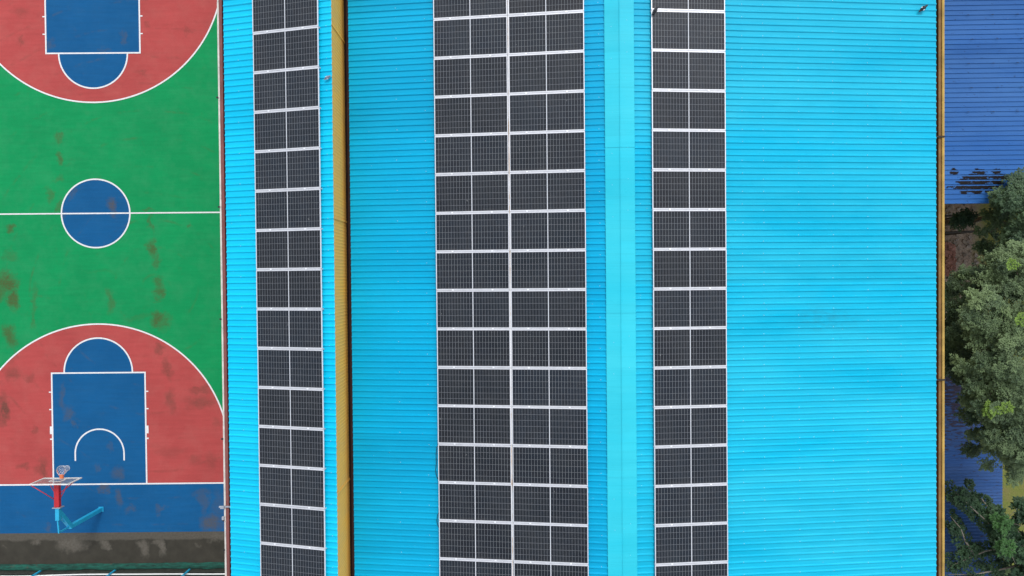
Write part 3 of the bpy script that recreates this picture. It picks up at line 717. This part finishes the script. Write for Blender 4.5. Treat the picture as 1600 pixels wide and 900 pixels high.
# ------------------------------------------------------------------ birds
def bird(name, label, loc, yawd, dark, s=1.0, white=True, tilt=0):
    t = thing(name, label, 'bird', loc); t.rotation_euler = (0, 0, R(yawd)); t.scale = (s, s, s)
    prof = [(-.135, .004, .055, 1.6), (-.10, .012, .058, 1.8), (-.06, .017, .062, 1.3), (-.03, .032, .066, 1), (.0, .041, .068, 1), (.035, .038, .072, 1), (.06, .026, .083, 1), (.075, .024, .094, 1), (.092, .021, .098, 1), (.105, .011, .095, 1), (.125, .002, .091, 1)]
    vs = []; fs = []; n = 10
    for x, r_, z, wd in prof:
        for q in range(n): a = 2 * math.pi * q / n; vs.append((x, r_ * wd * math.cos(a), z + r_ * math.sin(a) * (1 if wd == 1 else .35)))
    for i in range(len(prof) - 1):
        for q in range(n): fs.append((i * n + q, i * n + (q + 1) % n, (i + 1) * n + (q + 1) % n, (i + 1) * n + q))
    fs += [tuple(range(n - 1, -1, -1)), tuple((len(prof) - 1) * n + q for q in range(n))]
    link('body', vs, fs, M[dark], t, smooth=True)
    for sy in (-1, 1):
        b = MB(); w = [(.045, .030, .085), (.02, .046, .078), (-.04, .042, .070), (-.105, .016, .062), (-.04, .020, .094), (.02, .020, .104)]
        b.add([(x, sy * y, z) for x, y, z in w] + [(x, sy * (y + .004), z + .004) for x, y, z in w], [(0, 1, 2, 3, 4, 5), (11, 10, 9, 8, 7, 6)] + [(i, (i + 1) % 6, 6 + (i + 1) % 6, 6 + i) for i in range(6)])
        wg = b.build('wing', M[dark], t)
        if white:
            b = MB(); b.box(-.045, -.01, min(sy * .028, sy * .049), max(sy * .028, sy * .049), .076, .092); b.build('wing_patch', M['feather_white'], wg)
        b = MB(); b.tube([(.0, sy * .015, .04), (.003, sy * .016, .002)], .0035, 5); b.tube([(.003, sy * .016, .003), (.03, sy * .018, .002)], .003, 5); b.build('leg', M['beak'], t)
    return t
bird('perched_bird', 'dark bird with white wing patch on the cyan roof by the right eave', (34.03, 4.59, EA(34.03) + .022), 38, 'feather_dark', 1.25)
bird('perched_bird', 'dark bird on the corner of a solar panel near the ridge', (25.67, 4.27, 15.175), 52, 'feather_dark', 1.15, False)
bird('perched_bird', 'small grey bird on the high roof edge above the mustard wall', (16.10, 2.33, HI(16.10) + .022), 28, 'feather_grey', 0.95)

# ------------------------------------------------------------------ neighbouring roofs on the right
bb2 = thing('blue_roof_building', 'building with faded blue ribbed roof and rust patches, top right', 'building', (45, 7, 0))
Q = lambda o: (setattr(o, 'parent', bb2), setattr(o, 'matrix_parent_inverse', Matrix.Translation((-45, -7, 0))), o)[2]
PR2 = [(0.0, 0.0), (0.135, 0.0), (0.146, 0.03), (0.172, 0.03), (0.183, 0.0)]
r2 = ribbed([(37.2, 6.9, 43.60, 7.04), (43.5, 7.05, 54, 7.28)], -0.62, 17.4, 0.20, PR2)
Q(thick(r2.build('roof_sheet', M['oldblue'])))
b = MB(); b.box(37.5, 53.7, .25, .45, 0, 6.85); b.box(37.5, 37.7, .45, 17.2, 0, 6.85); b.box(53.5, 53.7, .45, 17.2, 0, 7.1); b.box(37.7, 53.5, 17.0, 17.2, 0, 6.85); Q(b.build('wall', M['render']))
b = MB()
for r_ in range(5):
    for c_ in range(5):
        x = 40.4 + c_ * 1.0 + (.18 if r_ % 2 else 0) + random.uniform(-.04, .04); yy = 7.2 - r_ * 1.0 + 0.0; z = 6.9 + (x - 37.2) * .0219 + .034
        b.tube([(x - .05, yy, z), (x - .035, yy + .0, z + .045), (x + .02, yy, z + .05), (x + .05, yy, z)], .009, 5)
Q(b.build('hook_bolts', M['black']))

sh = thing('blue_shed', 'long low shed with rusty dull blue ribbed roof under the trees', 'shed', (41, -14, 0))
S = lambda o: (setattr(o, 'parent', sh), setattr(o, 'matrix_parent_inverse', Matrix.Translation((-41, 14, 0))), o)[2]
r3 = ribbed([(37.0, 3.35, 44.62, 3.18)], -22.0, -8.1, 0.152)
S(thick(r3.build('roof_sheet', M['shedblue'])))
for yy in (-8.3, -12.2, -16.1, -20):
    for x in (37.3, 44.3): b = MB(); b.bar((x, yy, 0), (x, yy, 3.15), .1); S(b.build('post', M['wood']))
for x in (37.3, 44.3): b = MB(); b.bar((x, -21.9, 3.1), (x, -8.2, 3.1), .1); S(b.build('beam', M['wood']))
for yy_, l in ((-0.85, 'upper dark wooden pole beside the brown soil right of the building'), (-1.62, 'lower dark wooden pole beside the brown soil right of the building')):
    b = MB(); b.tube([(36.5, yy_ - .12, 3.6), (43.3, yy_ + .1, 3.5)], .05, 8); b.tube([(36.6, yy_ - .12, 0), (36.6, yy_ - .12, 3.6)], .05, 8); b.tube([(43.2, yy_ + .1, 0), (43.2, yy_ + .1, 3.5)], .05, 8)
    tag(b.build('wooden_pole', M['wood'], smooth=True), l, 'pole', 'dark poles beside the soil strip')

# rubble on the soil strip
def rubble(name, m, n, xr, yr, sr, label):
    b = MB()
    for i in range(n):
        x, y = random.uniform(*xr), random.uniform(*yr); s = random.uniform(*sr)
        bm = bmesh.new(); bmesh.ops.create_cube(bm, size=1)
        mt = Matrix.Translation((x, y, s * .25)) @ Matrix.Rotation(random.uniform(0, 6.3), 4, 'Z') @ Matrix.Rotation(random.uniform(-.5, .5), 4, 'X') @ Matrix.Diagonal((s * random.uniform(.8, 1.8), s, s * random.uniform(.35, .8), 1))
        for v in bm.verts: v.co = mt @ (v.co * random.uniform(.75, 1.15))
        bm.verts.index_update(); b.add([v.co[:] for v in bm.verts], [[v.index for v in f.verts] for f in bm.faces]); bm.free()
    tag(b.build(name, m), label, 'rubble', kind='stuff')
rubble('brick_rubble', M['brick'], 230, (43.85, 44.40), (-3.6, -1.9), (.06, .17), 'reddish broken brick heap on the brown soil')
rubble('concrete_rubble', M['stone'], 160, (43.2, 45.6), (-4.0, 0.2), (.04, .16), 'pale broken stones scattered on the brown soil')

# ------------------------------------------------------------------ trees
class Leaves:
    def __init__(s): s.v = []; s.f = []; s.t = []
    def leaf(s, p, d, up, L, Wd, tint, curl=.15):
        side = d.cross(up)
        if side.length < 1e-4: return
        side.normalize(); nrm = side.cross(d).normalized(); b = len(s.v)
        m_ = p + d * L * .5 + nrm * L * .05; e = p + d * L - nrm * L * curl
        s.v += [p, m_ + side * Wd / 2 - nrm * Wd * .18, e, m_ - side * Wd / 2 - nrm * Wd * .18, m_]
        s.f += [(b, b + 1, b + 4), (b + 1, b + 2, b + 4), (b + 2, b + 3, b + 4), (b + 3, b, b + 4)]
        s.t += [tint] * 5
    def build(s, name, m, parent):
        me = bpy.data.meshes.new(name); me.from_pydata([tuple(v) for v in s.v], [], s.f); me.update(); me.materials.append(m)
        a = me.attributes.new('leaf_tint', 'FLOAT_VECTOR', 'POINT')
        flat = [c for t in s.t for c in t]; a.data.foreach_set('vector', flat)
        for p in me.polygons: p.use_smooth = False
        o = bpy.data.objects.new(name, me); o.parent = parent; o.matrix_parent_inverse = parent.matrix_basis.inverted(); col.objects.link(o); return o
rnd = random.Random(11)
def rvec():
    while True:
        v = Vector((rnd.uniform(-1, 1), rnd.uniform(-1, 1), rnd.uniform(-1, 1)))
        if .05 < v.length < 1: return v.normalized()
def spray(lv, p, out, fl, nf, npair, lw, ll, tint, ty):
    """a rosette of nf compound fronds at a twig tip"""
    ref = out.orthogonal().normalized(); ref2 = out.cross(ref)
    a0 = rnd.uniform(0, 6.28)
    for i in range(nf):
        a = a0 + 6.283 * i / nf + rnd.uniform(-.3, .3); el_ = rnd.uniform(.05, .75)
        d = (ref * math.cos(a) + ref2 * math.sin(a)) * math.cos(el_) + out * math.sin(el_)
        d.normalize(); Lf = fl * rnd.uniform(.65, 1.2); q = p.copy()
        tv = min(1, max(0, tint + rnd.uniform(-.14, .14)))
        for j in range(npair):
            dd = (d + Vector((0, 0, -.10 * j))).normalized(); q = q + dd * Lf / npair
            s_ = dd.cross(Vector((0, 0, 1))); 
            if s_.length < .05: s_ = Vector((1, 0, 0))
            s_.normalize(); k_ = ll * (1 - .45 * abs(j / npair - .4))
            for sg in (-1, 1):
                ld = (s_ * sg + dd * rnd.uniform(.3, .7) + Vector((0, 0, rnd.uniform(-.35, .1)))).normalized()
                lv.leaf(q, ld, Vector((rnd.uniform(-.3, .3), rnd.uniform(-.3, .3), 1)), k_, lw, (tv, ty, 0))
        lv.leaf(q, dd, Vector((0, 0, 1)), ll, lw, (tv, ty, 0))
def crown(lv, lobes, per, fl, nf, npair, lw, ll, young=.03, tintb=0.0):
    """each lobe is a handful of leafy clumps standing off its surface, with gaps between them"""
    for (x, y, z, r, dn, tb) in lobes:
        c = Vector((x, y, z)); nc = max(4, int(9 * r * r + 3)); n = int(per * dn * r * r / nc) + 2
        for h in range(nc):
            o_ = rvec(); o_.z = abs(o_.z) * 1.1 - .25; o_.normalize()
            cc = c + Vector((o_.x, o_.y, o_.z * .8)) * r * rnd.uniform(.5, .95); cr = r * rnd.uniform(.26, .42)
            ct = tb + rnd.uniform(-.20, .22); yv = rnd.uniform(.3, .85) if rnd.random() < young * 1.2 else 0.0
            for i in range(n):
                d_ = rvec(); p = cc + Vector((d_.x, d_.y, d_.z * .6)) * cr * rnd.random() ** .4
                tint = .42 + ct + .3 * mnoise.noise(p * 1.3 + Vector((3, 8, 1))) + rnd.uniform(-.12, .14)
                out = (o_ * .6 + d_ * .5 + Vector((0, 0, .7))).normalized()
                spray(lv, p, out, fl * rnd.uniform(.75, 1.2), nf, npair, lw, ll, min(1, max(0, tint)), yv * rnd.uniform(.6, 1))
def limbs(base, trunk_top, r0, tips, m, parent):
    b = MB(); base, tt = Vector(base), Vector(trunk_top)
    mid = base.lerp(tt, .5) + Vector((.12, -.08, 0))
    b.tube([base, base.lerp(tt, .15), mid, tt], [r0 * 1.25, r0, r0 * .85, r0 * .7], 10)
    tr = b.build('trunk', m, parent, smooth=True); tr.matrix_parent_inverse = parent.matrix_basis.inverted()
    for tp in tips:
        tp = Vector(tp); b = MB(); d = tp - tt
        pts = [tt - Vector((0, 0, .25)), tt + d * .35 + Vector((0, 0, .12 * d.length)), tt + d * .7 + Vector((rnd.uniform(-.2, .2), rnd.uniform(-.2, .2), .1 * d.length)), tp]
        b.tube(pts, [r0 * .6, r0 * .4, r0 * .24, r0 * .08], 8)
        for q in range(5):
            s0 = pts[2].lerp(tp, rnd.random()); e = s0 + (rvec() + Vector((0, 0, .4))) * rnd.uniform(.4, .9); b.tube([s0, s0.lerp(e, .5) + rvec() * .06, e], [r0 * .14, r0 * .09, .006], 5)
        l = b.build('limb', m, parent, smooth=True); l.matrix_parent_inverse = parent.matrix_basis.inverted()

# A: tall feathery tree
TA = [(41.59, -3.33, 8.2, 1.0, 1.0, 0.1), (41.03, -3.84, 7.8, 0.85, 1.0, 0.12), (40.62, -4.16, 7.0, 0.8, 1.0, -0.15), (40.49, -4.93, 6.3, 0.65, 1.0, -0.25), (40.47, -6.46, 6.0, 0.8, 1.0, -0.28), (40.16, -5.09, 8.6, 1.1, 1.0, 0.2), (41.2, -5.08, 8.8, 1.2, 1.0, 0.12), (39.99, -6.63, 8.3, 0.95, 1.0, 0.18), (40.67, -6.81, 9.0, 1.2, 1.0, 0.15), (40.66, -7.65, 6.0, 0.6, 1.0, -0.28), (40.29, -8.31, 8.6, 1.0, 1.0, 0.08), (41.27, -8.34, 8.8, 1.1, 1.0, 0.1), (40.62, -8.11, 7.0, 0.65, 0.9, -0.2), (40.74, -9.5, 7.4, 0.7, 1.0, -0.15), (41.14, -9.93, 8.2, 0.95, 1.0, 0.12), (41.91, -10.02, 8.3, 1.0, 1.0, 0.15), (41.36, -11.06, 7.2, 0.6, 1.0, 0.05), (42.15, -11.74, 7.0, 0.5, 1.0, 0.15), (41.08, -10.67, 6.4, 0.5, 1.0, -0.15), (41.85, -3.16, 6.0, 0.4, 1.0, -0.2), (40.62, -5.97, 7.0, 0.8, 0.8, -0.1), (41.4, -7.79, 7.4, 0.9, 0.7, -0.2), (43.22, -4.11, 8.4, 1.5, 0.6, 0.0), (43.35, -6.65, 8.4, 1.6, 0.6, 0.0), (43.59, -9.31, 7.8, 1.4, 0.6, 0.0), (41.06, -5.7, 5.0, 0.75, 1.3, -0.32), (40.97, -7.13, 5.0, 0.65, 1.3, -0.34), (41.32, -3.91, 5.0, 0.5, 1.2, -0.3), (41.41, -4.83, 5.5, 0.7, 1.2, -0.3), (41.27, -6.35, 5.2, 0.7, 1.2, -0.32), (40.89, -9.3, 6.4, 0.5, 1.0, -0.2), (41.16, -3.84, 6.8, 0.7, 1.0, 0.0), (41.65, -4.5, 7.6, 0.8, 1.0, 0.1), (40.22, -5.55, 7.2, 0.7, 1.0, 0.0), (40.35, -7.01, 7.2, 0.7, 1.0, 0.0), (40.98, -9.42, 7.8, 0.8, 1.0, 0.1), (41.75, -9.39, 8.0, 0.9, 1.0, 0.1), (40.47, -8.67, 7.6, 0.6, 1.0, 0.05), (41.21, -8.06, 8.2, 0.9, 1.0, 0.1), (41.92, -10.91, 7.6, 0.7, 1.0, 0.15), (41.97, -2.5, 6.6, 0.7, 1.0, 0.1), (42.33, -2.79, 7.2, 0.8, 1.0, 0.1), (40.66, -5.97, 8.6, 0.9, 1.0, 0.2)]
ta = thing('feathery_tree', 'large tree with grey green feathery foliage and bright yellow green sprigs right of the building', 'tree', (42.6, -6.9, 0))
lv = Leaves(); crown(lv, TA, 46, .27, 7, 4, .060, .11, .012)
for (x, y, z) in ((39.85, -8.74, 9.0), (39.98, -8.80, 9.0), (40.35, -8.59, 9.2), (40.4, -5.28, 10.0), (40.73, -3.23, 8.9)):
    for q in range(2 if x < 40.1 else 1): spray(lv, Vector((x, y, z)) + rvec() * .10, Vector((0, 0, 1)), .22, 6, 3, .08, .13, .7, .95)
lv.build('crown', M['leaf_a'], ta)
limbs((42.6, -6.9, 0), (42.4, -6.8, 4.6), .24, [(t[0], t[1], t[2] - .1) for t in TA[:13]], M['bark'], ta)
# B: darker tree at the blue roof's corner
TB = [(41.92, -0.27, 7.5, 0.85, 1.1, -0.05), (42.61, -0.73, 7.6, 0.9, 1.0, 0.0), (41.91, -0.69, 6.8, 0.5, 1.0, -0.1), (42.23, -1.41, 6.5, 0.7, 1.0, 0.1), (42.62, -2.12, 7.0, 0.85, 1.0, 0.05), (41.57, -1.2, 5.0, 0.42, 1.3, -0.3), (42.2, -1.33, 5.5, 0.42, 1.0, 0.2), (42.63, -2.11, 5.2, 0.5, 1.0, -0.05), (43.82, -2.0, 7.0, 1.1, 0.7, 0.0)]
tb = thing('dark_green_tree', 'smaller dark green tree overlapping the corner of the faded blue roof', 'tree', (43.6, -.9, 0))
lv = Leaves(); crown(lv, TB, 46, .27, 6, 4, .07, .13, .01); lv.build('crown', M['leaf_b'], tb)
limbs((43.6, -.9, 0), (43.4, -.9, 4.2), .15, [(t[0], t[1], t[2] - .2) for t in TB[:6]], M['bark'], tb)
# C: broad-leaved tree with bare pale branches over the shed
tc = thing('broad_leaved_tree', 'dark broad leaved tree with pale branches reaching over the blue shed roof', 'tree', (45.2, -15.9, 0))
lv = Leaves()
def branch_spray(path, dens, tint, spread=.55, yy=0.0):
    pts = [Vector(p) for p in path]; tot = 0
    for a, b_ in zip(pts[:-1], pts[1:]):
        n = int((b_ - a).length * dens)
        for i in range(n):
            p = a.lerp(b_, rnd.random()); d = (b_ - a).normalized(); s_ = d.cross(Vector((0, 0, 1))).normalized() * rnd.choice((-1, 1))
            q = p + s_ * rnd.uniform(.08, spread) + Vector((0, 0, rnd.uniform(-.25, .03)))
            spray(lv, q, (s_ * .5 + Vector((0, 0, 1))).normalized(), 0.17, 5, 2, .10, .16, min(1, max(0, tint + rnd.uniform(-.25, .25))), yy)
BR = [[(44.58, -15.79, 4.6), (43.72, -15.32, 4.9), (42.98, -14.93, 5.0), (42.12, -14.17, 5.0), (41.29, -13.36, 5.0), (41.07, -13.19, 4.8)], [(44.66, -15.83, 4.5), (43.71, -15.93, 4.6), (42.83, -16.07, 4.6), (42.09, -16.45, 4.5), (41.4, -16.88, 4.3)], [(42.38, -16.34, 4.5), (41.9, -15.65, 4.6), (41.67, -15.04, 4.6), (41.27, -14.51, 4.5)], [(43.71, -15.2, 4.6), (43.14, -14.35, 4.5), (42.61, -13.62, 4.5), (42.15, -13.32, 4.4)], [(44.73, -16.75, 4.4), (43.49, -16.99, 4.5), (42.32, -17.19, 4.5), (41.22, -17.22, 4.4)]]
br = MB()
for i, p in enumerate(BR):
    branch_spray(p, (20, 15, 13, 13, 10)[i], .30, .24)
    br.tube([Vector(q) + Vector((0, 0, .04)) for q in p], [.055 - .045 * q / (len(p) - 1) for q in range(len(p))], 7)
TCL = [(43.16, -14.54, 5.2, 0.45, 1.3, 0.02), (43.27, -15.4, 5.2, 0.5, 1.3, 0.02), (43.92, -14.05, 5.4, 0.4, 1.3, -0.25), (43.84, -15.55, 5.2, 0.7, 1.0, 0.0), (44.28, -16.5, 5.0, 0.8, 1.0, 0.0), (44.68, -14.91, 5.4, 0.9, 0.8, 0.0), (45.43, -16.8, 5.0, 1.0, 0.7, 0.0)]
crown(lv, TCL, 34, .24, 6, 3, .11, .19, .02, 0)
for (x, y, z) in ((42.55, -14.4, 5.9), (42.72, -15.25, 5.9)):
    for q in range(2): spray(lv, Vector((x, y, z)) + rvec() * .15, Vector((0, 0, 1)), .30, 8, 3, .12, .2, .8, .8)
lv.build('crown', M['leaf_c'], tc)
o = br.build('branch', M['palebark'], tc, smooth=True); o.matrix_parent_inverse = tc.matrix_basis.inverted()
limbs((45.2, -15.9, 0), (44.9, -15.9, 4.3), .14, [(t[0], t[1], t[2]) for t in TCL[:5]], M['palebark'], tc)
# low shrub with pale fresh leaves at the bottom edge
sb = thing('leafy_shrub', 'small bright green shrub at the bottom edge beside the shed roof', 'shrub', (45.2, -18.9, 0))
lv = Leaves(); crown(lv, [(44.9, -18.1, 2.6, .40, 2.4, .4), (45.4, -18.3, 2.4, .4, 2, .3)], 40, .36, 7, 4, .07, .16, .5); lv.build('crown', M['leaf_a'], sb)
limbs((45.2, -18.9, 0), (45.2, -18.8, 1.2), .05, [(44.9, -18.1, 2.6), (45.4, -18.3, 2.4)], M['bark'], sb)
